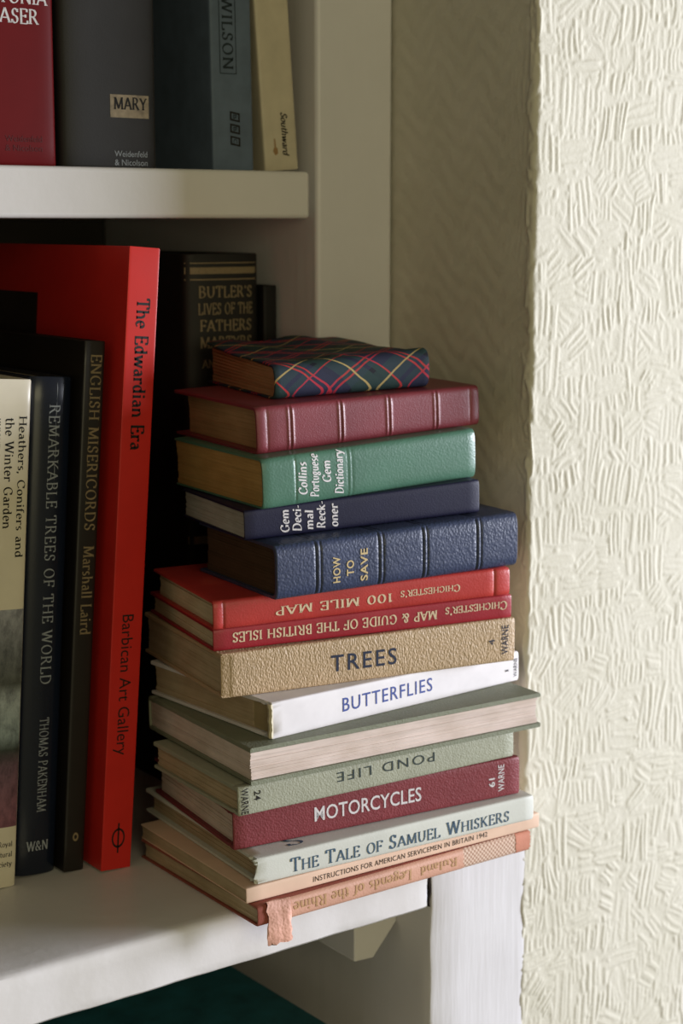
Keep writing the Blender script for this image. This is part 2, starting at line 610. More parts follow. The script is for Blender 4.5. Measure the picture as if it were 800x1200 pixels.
FIT = {"child": [-10.7284, -1.8034, -0.0037, 0.0034, 15.0889, 9.7623, 0.9365, -0.0009, -0.0005, 0.0727],
 "instr": [-10.8014, -1.5776, -0.0357, 0.9479, 15.8956, 9.4279, 0.6852, -0.0036, -0.0055, 0.0534],
 "whisk": [-10.015, -1.8478, -0.0799, 1.6416, 14.5037, 10.7795, 1.1537, -0.0064, -0.0081, 0.0446],
 "motor": [-10.1828, -0.9982, -0.1375, 2.8096, 14.4326, 8.7362, 1.7705, -0.0106, -0.0119, 0.0207],
 "pond": [-10.7101, -1.3163, -0.0726, 4.5978, 14.3109, 7.9915, 1.2418, -0.0149, -0.0139, -0.0203],
 "green": [-10.0653, -1.6008, -0.0836, 5.8636, 15.081, 9.9482, 1.6132, -0.0133, -0.0116, 0.0065],
 "butter": [-9.2648, -0.1926, 0.0376, 7.4892, 14.3241, 9.457, 1.4983, -0.0108, -0.0114, -0.1278],
 "trees": [-9.7976, 0.0144, -0.1639, 9.0028, 14.5362, 9.2507, 1.9866, -0.008, 0.0017, 0.0562],
 "guide": [-9.7774, 0.3398, -0.1998, 11.0001, 14.4843, 8.3793, 1.0476, -0.0042, -0.006, 0.1033],
 "mile": [-10.0124, 0.1713, -0.1898, 12.0582, 14.3825, 7.6197, 1.2766, -0.0004, -0.0136, 0.0224],
 "save": [-8.1772, -0.4791, -0.0832, 13.3464, 12.5644, 7.0929, 2.4038, 0.0031, -0.0155, 0.0571],
 "gem": [-8.4748, 0.9188, -0.1431, 15.7643, 11.7047, 6.66, 1.4009, 0.0059, -0.0263, 0.1547],
 "collins": [-7.9745, 1.1306, -0.0553, 17.1819, 11.2054, 7.8717, 2.2214, 0.0107, -0.0445, 0.042],
 "maroon": [-7.4383, 2.0502, -0.0807, 19.426, 11.6455, 7.8063, 1.9585, 0.0147, -0.0529, -0.1164],
 "tartan": [-5.3619, 3.0709, -0.1689, 21.4124, 7.7002, 7.7775, 1.6684, 0.0182, -0.0331, 0.1345]}


def stack_root(key, name, label, cat='book'):
    x, y, rz, z, L, D, T, tx, ty, k = FIT[key]
    M = Matrix.Rotation(rz, 4, 'Z') @ Matrix.Rotation(tx, 4, 'X') @ Matrix.Rotation(ty, 4, 'Y')
    o = empty(name, (x + L / 2, y + D / 2, z), M.to_euler())
    tag(o, label, cat, 'books stacked on the lower shelf')
    return o, L, D, T, k


# ================================================================== STRUCTURE
SH_T, UP_Y, UP_Z, UP_T = 2.41, 10.33, 31.30, 2.23     # lower shelf thickness; upper shelf front, top, thickness
WX, PX = 5.64, 0.95                                   # alcove side wall; inner face of the upper side panel

white = mat_paint('white_gloss_paint', srgb(222, 219, 220), 0.34, 0.3, stain=srgb(196, 186, 170))
dark_wood = mat_paint('dark_back_board', srgb(52, 46, 40), .6, .2)
white_v = mat_paint('white_gloss_paint_brushed', srgb(222, 220, 224), 0.36, 0.35, (1.6, 1, 0.12), 160)

# --- wallpapered chimney breast and the alcove return, one continuous embossed skin
def wall_skin():
    R = np.random.default_rng(11)
    s_co = np.concatenate([np.arange(-10.8, -1.5, .1), np.arange(-1.5, 19, .065), np.arange(19, 34, .14)])
    z_co = np.arange(-19, 45, .068)
    S, Z = np.meshgrid(s_co, z_co)
    H = np.zeros_like(S)

    def stamp(cx, cz, ang, length, width, amp, bend):
        ext = length / 2 + .3
        i0, i1 = np.searchsorted(z_co, [cz - ext, cz + ext])
        j0, j1 = np.searchsorted(s_co, [cx - ext, cx + ext])
        if i1 <= i0 or j1 <= j0:
            return
        ds, dz = S[i0:i1, j0:j1] - cx, Z[i0:i1, j0:j1] - cz
        ca, sa = math.cos(ang), math.sin(ang)
        u = ds * ca + dz * sa
        v = -ds * sa + dz * ca - bend * ((u / (length / 2)) ** 2 - .4)
        end = np.clip((length / 2 - np.abs(u)) / .28, 0, 1)
        end = end * end * (3 - 2 * end)
        h = amp * np.exp(-(np.abs(v) / width) ** 3.2) * end
        H[i0:i1, j0:j1] = np.maximum(H[i0:i1, j0:j1], h)
    def ground(cx, cz, ang, lu, lv):
        """press the ground flat under a new bundle so it overlays what lies beneath"""
        ext = max(lu, lv) * .75 + .2
        i0, i1 = np.searchsorted(z_co, [cz - ext, cz + ext])
        j0, j1 = np.searchsorted(s_co, [cx - ext, cx + ext])
        if i1 <= i0 or j1 <= j0:
            return
        ds, dz = S[i0:i1, j0:j1] - cx, Z[i0:i1, j0:j1] - cz
        u = np.abs(ds * math.cos(ang) + dz * math.sin(ang)) / (lu / 2)
        v = np.abs(-ds * math.sin(ang) + dz * math.cos(ang)) / (lv / 2)
        m = np.clip((1.08 - np.maximum(u, v)) / .16, 0, 1)
        H[i0:i1, j0:j1] = H[i0:i1, j0:j1] * (1 - m * .9) + .12 * m
    cells = []
    cw, ch = 1.5, 1.18
    for row, cz in enumerate(np.arange(-20, 46, ch)):
        off = (row % 2) * cw * .5 + R.uniform(-.3, .3)
        for cx in np.arange(-2 + off, 34.5, cw):
            cells.append((cx + R.uniform(-.45, .45), cz + R.uniform(-.4, .4)))
    R.shuffle(cells)
    for px, pz in cells:
        t = R.random()
        if t < .56:
            a0 = PI / 2 + R.normal(0, .10); n, sp, ln = R.integers(4, 7), R.uniform(.27, .38), R.uniform(1.2, 2.9)
        elif t < .80:
            a0 = R.normal(0, .13); n, sp, ln = R.integers(4, 7), R.uniform(.20, .28), R.uniform(1.5, 2.7)
        else:
            a0 = R.choice([-1, 1]) * R.uniform(.45, .95); n, sp, ln = R.integers(4, 7), R.uniform(.22, .31), R.uniform(1.2, 2.0)
        ground(px, pz, a0, ln, n * sp)
        ba = R.uniform(.55, 1.0)
        for q in range(int(n)):
            d = (q - (n - 1) / 2) * sp
            stamp(px - math.sin(a0) * d + R.normal(0, .05), pz + math.cos(a0) * d + R.normal(0, .10),
                  a0 + R.normal(0, .07), ln * R.uniform(.8, 1.12), sp * R.uniform(.30, .42), ba * R.uniform(.6, 1.0), R.normal(0, .10))
    for cz in np.arange(-19, 45, .55):      # strands running up the corner itself
        if R.random() < .75:
            stamp(R.uniform(-.25, .25), cz, PI / 2 + R.normal(0, .16), R.uniform(.8, 2.2), R.uniform(.09, .15), R.uniform(.9, 1.7), R.normal(0, .12))
    # soft irregular ground between the strokes
    for _ in range(1800):
        stamp(R.uniform(-2, 34), R.uniform(-19, 45), R.uniform(0, PI), R.uniform(.3, .8), R.uniform(.08, .16), R.uniform(.3, .8), R.normal(0, .1))
    amp = .064
    fade = np.where(S < -.9, .22, 1.0)
    fade = np.where((S >= -.9) & (S < -.1), .22 + .78 * (S + .9) / .8, fade)
    low = .06 * np.sin(Z * .23 + 1.1) + .04 * np.sin(Z * .61 + S * .1) + .03 * np.sin(Z * 1.5 + .4)
    low = low * np.exp(-(S / 2.5) ** 2)
    # faint weave on the return
    weave = np.where(S < 0, .018 * np.sin(Z * 5.2 + 1.3 * np.sin(S * 2.1)) * np.sin(S * 3.3 + .7 * np.sin(Z * 1.7)), 0) * np.clip(-S / 2, 0, 1)
    Hh = amp * H * fade + low + weave
    r = .2
    arc = r * PI / 2
    X = np.empty_like(S); Y = np.empty_like(S); NX = np.empty_like(S); NY = np.empty_like(S)
    a = S < 0
    X[a], Y[a], NX[a], NY[a] = WX, r - S[a], -1, 0
    b = (S >= 0) & (S < arc)
    th = S[b] / r
    X[b], Y[b], NX[b], NY[b] = WX + r - r * np.cos(th), r - r * np.sin(th), -np.cos(th), -np.sin(th)
    c = S >= arc
    X[c], Y[c], NX[c], NY[c] = WX + r + S[c] - arc, 0, 0, -1
    co = np.stack([X + NX * Hh, Y + NY * Hh, Z], -1).reshape(-1, 3) * C
    nr, nc = S.shape
    idx = np.arange(nr * nc).reshape(nr, nc)
    quads = np.stack([idx[:-1, :-1], idx[:-1, 1:], idx[1:, 1:], idx[1:, :-1]], -1).reshape(-1, 4)
    me = bpy.data.meshes.new('wall_right')
    me.vertices.add(len(co))
    me.vertices.foreach_set('co', co.ravel().astype(np.float32))
    me.loops.add(quads.size)
    me.loops.foreach_set('vertex_index', quads.ravel().astype(np.int32))
    me.polygons.add(len(quads))
    me.polygons.foreach_set('loop_start', np.arange(0, quads.size, 4, dtype=np.int32))
    me.polygons.foreach_set('loop_total', np.full(len(quads), 4, dtype=np.int32))
    me.polygons.foreach_set('use_smooth', np.ones(len(quads), dtype=bool))
    me.update(calc_edges=True)
    o = bpy.data.objects.new('wall_right', me)
    col.objects.link(o)
    m, nt, bs = new_mat('cream_wallpaper')
    n2 = noise(nt, coords(nt), 30, 5, 0.6)
    nt.links.new(ramp(nt, n2, [(0.3, srgb(205, 201, 186)), (0.7, srgb(212, 208, 195))]), bs.inputs['Base Color'])
    bump(nt, bs, noise(nt, coords(nt), 420, 4), 0.45, 0.05)
    bs.inputs['Roughness'].default_value = 0.75
    bs.inputs['Specular IOR Level'].default_value = 0.15
    me.materials.append(m)
    o['kind'] = 'structure'
    return o


wall_skin()

# --- built-in bookcase
bookcase = empty('bookcase', (0, 0, 0))
tag(bookcase, 'white painted built-in bookcase with a deep lower shelf beside the wallpapered wall', 'bookcase')


def wobble(n, amp, seed):
    R = random.Random(seed)
    return [R.uniform(-amp, amp) for _ in range(n)]


def lower_shelf():
    mb = MB()
    # board swept along x, front edge softly rounded and a little uneven under the paint
    prof = [(32, 0), (8, 0), (3, 0), (.6, 0), (.28, -.03), (.1, -.1), (.0, -.26), (0, -.7), (0, -1.3), (0, -1.9), (.02, -2.25),
            (.12, -SH_T + .05), (.3, -SH_T), (8, -SH_T), (32, -SH_T)]
    xs = [-60 + i * .8 for i in range(75)] + [-.35, -.17]
    R = random.Random(3)
    n = len(prof)
    vs = []
    crack = [0, 0, 0, 0, -.02, -.04, -.03, -.02, -.09, -.12, -.04, .0, 0, 0, 0]
    for xi, x in enumerate(xs):
        w = .03 * math.sin(x * .9) + .02 * math.sin(x * 2.3 + 1)
        for i, (y, z) in enumerate(prof):
            xx = x + (crack[i] if xi == len(xs) - 1 else 0)
            f = 1 if 3 < i < 12 else 0
            vs.append((xx, y + f * (w + R.uniform(-.008, .008)), z + (.012 * math.sin(x * 1.7 + y) if 0 < i < 4 and y < 8 else 0)))
    fs = []
    for a in range(len(xs) - 1):
        for i in range(n):
            fs.append((a * n + i, a * n + (i + 1) % n, (a + 1) * n + (i + 1) % n, (a + 1) * n + i))
    fs += [tuple(range(n)), tuple((len(xs) - 1) * n + i for i in range(n))]
    mb.add(vs, fs)
    mb.box(-.2, -.001, 4, 32, -SH_T + .01, -.01)      # the board goes on to the panel behind the cracked joint
    return mb.build('shelf', white, bookcase)


lower_shelf()


# dark strip laid in the joint between shelf and post, painting its dirt and shade
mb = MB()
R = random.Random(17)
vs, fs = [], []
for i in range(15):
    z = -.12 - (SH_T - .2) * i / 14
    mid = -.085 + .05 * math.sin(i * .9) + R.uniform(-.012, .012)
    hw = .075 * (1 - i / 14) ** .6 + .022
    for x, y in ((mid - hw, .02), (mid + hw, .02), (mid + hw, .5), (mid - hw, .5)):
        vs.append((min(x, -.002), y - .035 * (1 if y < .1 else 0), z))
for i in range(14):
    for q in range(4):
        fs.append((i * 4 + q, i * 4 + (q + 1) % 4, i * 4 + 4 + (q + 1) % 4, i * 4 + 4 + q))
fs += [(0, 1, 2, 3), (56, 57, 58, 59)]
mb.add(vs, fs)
mb.build('dark_crack_strip', mat_plain('crack_dirt_and_shade', srgb(42, 36, 32), .95, .0), bookcase)


def upright_lower():
    """broad front post and side panel of the lower half; its top carries the shelf line on to the wall"""
    mb = MB()
    zs = [-16 + i * .8 for i in range(20)] + [-.35, -.1, 0]
    vs, fs = [], []
    prof = [(0, 32), (0, 1), (0, .12), (.04, .04), (.14, 0), (2, .0), (4, 0), (5.4, .0), (5.72, .0), (WX + .20, .02), (WX + .20, .3), (WX - .04, .35), (WX - .04, 32)]
    n = len(prof)
    for z in zs:
        top = .08 if z == 0 else 0
        for i, (x, y) in enumerate(prof):
            w = .025 * math.sin(z * 1.1 + x) if 0 < i < n - 2 else 0
            yy = y + top * (1 if 0 < i < n - 1 and y < 1.5 else 0)
            vs.append((max(x + (.02 * math.sin(z * 1.9) if i in (2, 3) else 0), 0.0), yy + w, z))
    for a in range(len(zs) - 1):
        for i in range(n):
            fs.append((a * n + i, a * n + (i + 1) % n, (a + 1) * n + (i + 1) % n, (a + 1) * n + i))
    fs += [tuple(range(n)), tuple((len(zs) - 1) * n + i for i in range(n))]
    mb.add(vs, fs)
    return mb.build('lower_post', white_v, bookcase)


upright_lower()
mb = MB()
mb.box(PX, WX - .1, UP_Y, 32, 0.02, 62)
mb.build('upper_post', white_v, bookcase, bevel=.22, seg=3)
mb = MB()
mb.box(-60, .54, UP_Y, 32, UP_Z - UP_T, UP_Z)
mb.box(.5, PX, UP_Y + .8, 32, UP_Z - UP_T + .05, UP_Z - .05)
mb.build('shelf', white, bookcase, bevel=.2, seg=3)
mb = MB()
mb.box(-60, .0, UP_Y, 32, 60, 62)
mb.build('top_board', white, bookcase, bevel=.2)
mb = MB()
mb.box(-60, WX - .1, 32, 33, -16, 62)
mb.build('back_panel', dark_wood, bookcase)
for q in ((-62, -60, 0, 33, -16, 0), (-22.4, -21, 9.6, 32, .02, UP_Z - UP_T - .02), (-22.4, -21, UP_Y, 32, UP_Z + .02, 59.98)):  # left end board, then two unseen dark panels added to keep the shelves dark
    mb = MB()
    mb.box(*q)
    mb.build('side_and_shade_panel', dark_wood, bookcase, bevel=.15)
mb = MB()
mb.box(-60, -.02, .6, 32, -14, -12.4)
mb.build('shelf', white, bookcase, bevel=.15)
# support batten under the lower shelf, its front end sawn off at a slant
mb = MB()
y0 = 2.3
pr = [(-2.7, -SH_T), (-2.7, -5.2), (-1.5, -5.35), (-.01, -3.9), (-.01, -SH_T)]
vs = [(x, y0 + .25 * (x + 2.7) / 2.7, z) for x, z in pr] + [(x, 30, z) for x, z in pr]
mb.add(vs, [(0, 1, 2, 3, 4), (5, 6, 7, 8, 9)] + [(i, (i + 1) % 5, 5 + (i + 1) % 5, 5 + i) for i in range(5)])
mb.build('support_batten', white, bookcase, bevel=.08)

# ================================================================== BOOKS OF THE STACK (bottom to top)
ink_dark = mat_ink('dark_ink', srgb(52, 42, 44))
ink_navy = mat_ink('navy_ink', srgb(42, 50, 74))
ink_blue = mat_ink('blue_ink', srgb(62, 80, 150))
ink_green = mat_ink('deep_green_ink', srgb(48, 60, 60))
ink_slate = mat_ink('slate_blue_ink', srgb(70, 94, 116))
ink_white = mat_ink('white_foil', srgb(222, 218, 222))
ink_cream = mat_ink('pale_gilt', srgb(226, 204, 172))
ink_gold = mat_ink('gold_foil', srgb(206, 184, 138), .4)
ink_old = mat_ink('worn_gilt', srgb(190, 150, 112), .5)
ink_dim = mat_ink('dull_gold', srgb(136, 120, 92), .5)
ink_black = mat_ink('black_ink', srgb(24, 20, 20))
ink_silver = mat_ink('silver_foil', srgb(150, 156, 166), .4)
pg_old = mat_pages('aged_paper', srgb(192, 172, 144), .86)
pg_brown = mat_pages('browned_paper', srgb(176, 142, 104), .8, 1200)
pg_pale = mat_pages('pale_paper', srgb(222, 204, 194), .88)
pg_fore = mat_pages('pale_fore_edge', srgb(230, 214, 208), .86)
pg_cream = mat_pages('cream_paper', srgb(206, 190, 160), .86)
pg_grey = mat_pages('grey_paper', srgb(172, 170, 164), .85)
pg_gilt = mat_pages('dull_gilt_edge', srgb(178, 142, 88), .85, 1500)
pg_dark = mat_pages('dark_edge', srgb(84, 64, 50), .8)


# 1 -- worn salmon book with a torn spine
root, L, D, T, k = stack_root('child', 'book', 'worn salmon-pink book with torn spine, lowest of the stack on the shelf')
b = Book(root, L, D, T, k, r=.22, bulge=.08, e=.55, tb=.1, ts=.06, m=.12, lay=12)
salmon = mat_leather('salmon_cloth', srgb(206, 156, 134), .6, 1400, .35, .02, var=.14, wear=srgb(222, 176, 150))
red_board = mat_cloth('faded_red_boards', srgb(150, 82, 70), .7)
cov = b.cover('cover', red_board, 30)
# the salmon spine cloth, kept from x=1.5 to 11, and the bare mull beyond it
def spine_patch(name, x0, x1, off, mat, rag=.05, seed=1, zlo=.02, zhi=.99):
    R = random.Random(seed)
    V, F = [], []
    nz, nx = 14, max(8, int((x1 - x0) / .35))
    r0, r1 = wobble(nz + 1, rag, seed), wobble(nz + 1, rag, seed + 9)
    for lay in (0, 1):
        for i in range(nz + 1):
            zn = zlo + (zhi - zlo) * i / nz
            for j in range(nx + 1):
                x = x0 + (x1 - x0) * j / nx + (r0[i] if j == 0 else 0) + (r1[i] if j == nx else 0)
                zz = b.zm(x, zn * T)
                y = b.spine_y(zn) - off * (1 - lay) + .01 * lay
                V.append(b.frame(x, y, zz))
    n1 = (nz + 1) * (nx + 1)
    for i in range(nz):
        for j in range(nx):
            a = i * (nx + 1) + j
            F.append((a, a + 1, a + nx + 2, a + nx + 1))
            F.append((n1 + a, n1 + a + 1, n1 + a + nx + 2, n1 + a + nx + 1))
    for i in range(nz):
        for j in (0, nx):
            a = i * (nx + 1) + j
            F.append((a, a + nx + 1, n1 + a + nx + 1, n1 + a))
    for j in range(nx):
        for i in (0, nz):
            a = i * (nx + 1) + j
            F.append((a, a + 1, n1 + a + 1, n1 + a))
    return mesh_obj(name, V, F, mat, root)


sp = spine_patch('spine_cloth', 1.35, 11.05, .045, salmon, .07, 4)
mull, nt, bs = new_mat('bare_mull')
v = coords(nt)
wv = nt.nodes.new('ShaderNodeTexChecker')
wv.inputs['Scale'].default_value = 900
wv.inputs['Color1'].default_value = srgb(222, 196, 178)
wv.inputs['Color2'].default_value = srgb(176, 138, 118)
nt.links.new(v, wv.inputs['Vector'])
nt.links.new(wv.outputs['Color'], bs.inputs['Base Color'])
bump(nt, bs, wv.outputs['Fac'], .6, .03)
bs.inputs['Roughness'].default_value = .9
p1 = spine_patch('spine_lining', 11.0, 14.25, .02, mull, .05, 8)
p1['label'] = 'woven lining laid bare where the spine cloth is gone'
spine_patch('spine_cloth', 14.2, L - .02, .04, mat_cloth('salmon_tip', srgb(206, 140, 118)), .05, 13)
sf = b.surf
lettering('title', cov, stroke_text('Ruland', .08, .17), ink_old, 9.6, .50, .40, 2.1, 'flip', sf, .06)
lettering('title', cov, stroke_text('Legends of the Rhine', .08, .17), ink_old, 4.9, .48, .46, 6.3, 'flip', sf, .06)
# torn flap of spine cloth hanging over the shelf edge
V, F = [], []
path = [(.10, .95), (-.02, .97), (-.12, .86), (-.16, .66), (-.17, .44), (-.19, .2), (-.23, -.05), (-.27, -.3), (-.27, -.52), (-.23, -.72), (-.2, -.8)]
R = random.Random(5)
nw = 7
for lay in (0, 1):
    for i, (y, z) in enumerate(path):
        for j in range(nw):
            t = j / (nw - 1)
            x = .42 + 1.12 * t + (R.uniform(-.07, .07) if j in (0, nw - 1) else 0) - .04 * i / 10
            yy = y - .10 * math.sin(t * PI) * (i / 10) - (.09 if t > .8 and i > 2 else 0)
            zz = z + (R.uniform(-.08, .08) if i == len(path) - 1 else 0) + .03 * math.sin(t * 5 + i)
            V.append(b.frame(x, yy + .05 * lay, zz - (.03 * lay if i < 3 else 0)))
n1 = len(path) * nw
for i in range(len(path) - 1):
    for j in range(nw - 1):
        a = i * nw + j
        F.append((a, a + 1, a + nw + 1, a + nw))
        F.append((n1 + a, n1 + a + 1, n1 + a + nw + 1, n1 + a + nw))
for i in range(len(path) - 1):
    for j in (0, nw - 1):
        a = i * nw + j
        F.append((a, a + nw, n1 + a + nw, n1 + a))
for j in range(nw - 1):
    for i in (0, len(path) - 1):
        a = i * nw + j
        F.append((a, a + 1, n1 + a + 1, n1 + a))
fl = mesh_obj('torn_flap', V, F, mat_leather('torn_salmon', srgb(212, 160, 142), .65, 900, .5, .04, var=.2), root)
fl['label'] = 'torn strip of spine cloth curling down over the shelf edge'
b.pages(pg_old)

# 2 -- thin pink booklet
root, L, D, T, k = stack_root('instr', 'booklet', 'thin pale pink booklet of wartime instructions, second from the bottom of the stack')
b = Book(root, L, D, T, k, r=.1, bulge=.03, e=.4, tb=.06, ts=.06, m=.03, lay=7, jit=.015)
cov = b.cover('cover', mat_plain('pink_card', srgb(226, 194, 172), .6, .3, .06), 20)
lettering('title', cov, sans_text('INSTRUCTIONS FOR AMERICAN SERVICEMEN IN BRITAIN 1942', .0, 1.08), ink_dark, 8.05, .33, .235, 9.5, 'normal', b.surf)
b.pages(pg_old)

# 3 -- pale Samuel Whiskers book
root, L, D, T, k = stack_root('whisk', 'book', 'pale grey-green book titled The Tale of Samuel Whiskers, frayed at its left end')
b = Book(root, L, D, T, k, r=.16, bulge=.05, e=.4, tb=.16, ts=.1, m=.25, lay=12)
rr = random.Random(21)
cov = b.cover('cover', mat_leather('pale_green_paper_boards', srgb(212, 214, 208), .6, 1500, .2, .015, var=.07, spec=.3), 26,
              rag=lambda x, y, z, i: (rr.uniform(-.14, .16) if (x < 1 and y < .5) else 0))
lettering('title', cov, stroke_text('The Tale of Samuel Whiskers', .06, .15, 0, .05, small=.8), ink_slate, 7.35, .52, .60, 11.5, 'normal', b.surf)
mono = stroke_text('S', .04, .10)
lettering('monogram', cov, mono, ink_slate, 2.3, 0.98, .9, 1.0, 'normal', lambda x, z, e: b.frame(x, z, b.zm(x, b.T) + .012))
b.pages(pg_old)

# 4 -- Motorcycles
root, L, D, T, k = stack_root('motor', 'book', 'maroon cloth book titled MOTORCYCLES in white capitals')
b = Book(root, L, D, T, k, r=.2, bulge=.02, e=.3, tb=.18, ts=.1, m=.22, lay=16, groove=.05)
cov = b.cover('cover', mat_leather('maroon_leathercloth', srgb(128, 54, 60), .55, 1300, .5, .03, var=.10, spec=.35), 24)
lettering('title', cov, sans_text('MOTORCYCLES', .010, 1.02), ink_white, 6.5, .92, .62, 5.35, 'normal', b.surf)
lettering('publisher', cov, sans_text('WARNE', .008, 1.05), ink_white, 13.42, .93, .32, 1.25, 'up', b.surf)
lettering('number', cov, sans_text('61', .02), ink_white, 12.92, .78, .30, .42, 'up', b.surf)
b.pages(pg_pale)

# 5 -- Pond Life
root, L, D, T, k = stack_root('pond', 'book', 'grey-green book lying upside down with its title POND LIFE inverted')
b = Book(root, L, D, T, k, r=.2, bulge=.02, e=.3, tb=.17, ts=.1, m=.12, lay=12, groove=.04)
cov = b.cover('cover', mat_leather('sage_leathercloth', srgb(160, 162, 144), .55, 1300, .5, .03, var=.08, spec=.35), 24)
lettering('title', cov, sans_text('POND LIFE', .0, 1.25), ink_green, 7.35, .80, .42, 5.1, 'flip', b.surf)
lettering('publisher', cov, sans_text('WARNE', .008, 1.05), ink_black, .30, .62, .34, 1.1, 'down', b.surf)
lettering('number', cov, sans_text('24', .01), ink_black, .90, .78, .30, .42, 'down', b.surf)
b.pages(pg_old)

# 6 -- sage book with its fore-edge to the front
root, L, D, T, k = stack_root('green', 'book', 'sage-green book with its page edges turned to the front, above POND LIFE')
fr = lambda x, y, z: (L / 2 - x, D / 2 - y, z)
b = Book(root, L, D, T, -k, r=.2, bulge=.05, e=.4, tb=.19, ts=.1, m=.10, mf=.12, lay=26, groove=.05, frame=fr, jit=.03)
cov = b.cover('cover', mat_leather('dark_sage_leathercloth', srgb(130, 134, 116), .6, 1300, .5, .03, var=.10, spec=.3), 24)
b.pages(pg_fore)

# 7 -- Butterflies in a loose white jacket
root, L, D, T, k = stack_root('butter', 'book', 'white-jacketed book titled BUTTERFLIES in blue, its jacket torn at the left')
b = Book(root, L, D, T, k, r=.14, bulge=.03, e=.3, tb=.16, ts=.07, m=.14, lay=14, y0=1.5)
rb = random.Random(31)
jac = mat_plain('white_paper_jacket', srgb(226, 222, 226), .55, .3, .05, 90)
cov = b.cover('dust_jacket', jac, 24, rag=lambda x, y, z, i: rb.uniform(-.03, .10) if x < 1 and y < 1.2 else 0)
lettering('title', cov, sans_text('BUTTERFLIES', .004, 1.15), ink_blue, 6.35, .80, .60, 5.15, 'normal', b.surf)
lettering('publisher', cov, sans_text('WARNE', .008, 1.0), ink_black, 14.1, .66, .24, .9, 'up', b.surf)
lettering('number', cov, sans_text('1', .0), ink_dark, 13.55, .6, .22, .08, 'up', b.surf)
# curled torn edge of the jacket at the left end of the spine
V, F = [], []
nz = 12
for i in range(nz + 1):
    zn = .04 + .92 * i / nz
    y = b.spine_y(min(.97, max(.03, zn)))
    j = rb.uniform(-.03, .03)
    for (dx, dy) in ((.05, -.015), (-.04 + j, -.05), (-.12 + j, .03), (-.10 + j, .16), (-.04, .22), (-.02, .16), (-.05 + j, .07), (.05, .05)):
        V.append(b.frame(dx, y + dy, b.zm(0, zn * T)))
for i in range(nz):
    for q in range(8):
        F.append((i * 8 + q, i * 8 + (q + 1) % 8, i * 8 + 8 + (q + 1) % 8, i * 8 + 8 + q))
F += [tuple(range(8)), tuple(nz * 8 + q for q in range(8))]
mesh_obj('torn_jacket_edge', V, F, mat_plain('dirty_paper', srgb(196, 186, 160), .7), root)
mbx = MB()
# the book's own cloth spine seen inside the loose jacket
n0 = 10
vs = []
for x in (.17, L - .2):
    for i in range(n0 + 1):
        zn = i / n0
        vs.append(b.frame(x, .34 - .12 * math.sin(zn * PI), b.zm(x, .18 + (T - .36) * zn)))
    vs.append(b.frame(x, 1.48, b.zm(x, T - .18)))
    vs.append(b.frame(x, 1.48, b.zm(x, .18)))
q = n0 + 3
fs = [(i, (i + 1) % q, q + (i + 1) % q, q + i) for i in range(q)] + [tuple(range(q)), tuple(range(q, 2 * q))]
mbx.add(vs, fs)
mbx.build('inner_spine', mat_cloth('tan_cloth', srgb(164, 146, 112)), root)
b.pages(pg_old)

# 8 -- Trees
end_dip = lambda x, zn: -.05 / (1 + math.exp((x - .42) / .03))
root, L, D, T, k = stack_root('trees', 'book', 'tan grained book titled TREES in dark capitals')
b = Book(root, L, D, T, k, r=.2, bulge=.02, e=.3, tb=.18, ts=.1, m=.12, lay=16, groove=.05, disp=end_dip)
cov = b.cover('cover', mat_leather('tan_leathercloth', srgb(186, 160, 128), .5, 1100, .8, .04, (1.35, 1, .8), var=.10, spec=.4, wear=srgb(202, 178, 146)), 24, [.3, .36, .4, .44, .48, .54])
lettering('title', cov, sans_text('TREES', .008, 1.2), ink_navy, 6.75, .94, .72, 3.25, 'normal', b.surf)
lettering('publisher', cov, sans_text('WARNE', .008, 1.05), ink_navy, 14.0, 1.05, .36, 1.35, 'up', b.surf)
lettering('number', cov, sans_text('4', .0), ink_navy, 13.3, 1.0, .32, .27, 'up', b.surf)
b.pages(pg_old)

# 9 -- Chichester's map and guide
root, L, D, T, k = stack_root('guide', 'book', 'slim dark red map and guide book with inverted cream lettering, on top of TREES')
b = Book(root, L, D, T, k, r=.18, bulge=.03, e=.38, tb=.14, ts=.08, m=.14, lay=9)
cov = b.cover('cover', mat_leather('crimson_leathercloth', srgb(158, 34, 48), .42, 1500, .25, .02, var=.12), 24)
lettering('title', cov, stroke_text("Chichester's ", .07, .16, 0, .05, small=.8), ink_cream, 12.55, .62, .38, 3.4, 'flip', b.surf)
lettering('title', cov, stroke_text("MAP & GUIDE OF THE BRITISH ISLES", .075, .165, 0, .05), ink_cream, 5.75, .54, .41, 9.8, 'flip', b.surf)
b.pages(pg_cream)

# 10 -- 100 mile map
root, L, D, T, k = stack_root('mile', 'book', 'soft bright red book with faded inverted title, under the blue leather book')
b = Book(root, L, D, T, k, r=.32, bulge=.02, e=.42, tb=.11, ts=.09, m=.2, mf=.25, lay=9,
         disp=lambda x, zn: -.05 * math.exp(-((x - L + .8) / .06) ** 2) - .04 * math.exp(-((x - .45) / .06) ** 2))
cov = b.cover('cover', mat_leather('faded_red_leather', srgb(184, 56, 52), .42, 1300, .3, .02, var=.16, wear=srgb(206, 84, 72)), 24, [.36, .41, .45, .5, .55] + [L - .8 + q for q in (-.12, -.06, 0, .06, .12)])
lettering('title', cov, stroke_text("100 MILE MAP", .06, .15, 0, .07), ink_cream, 5.6, .54, .38, 5.6, 'flip', b.surf)
lettering('title', cov, stroke_text("Chichester's", .07, .16, 0, .06, small=.85), ink_cream, 10.3, .62, .32, 3.0, 'flip', b.surf)
b.pages(pg_cream)

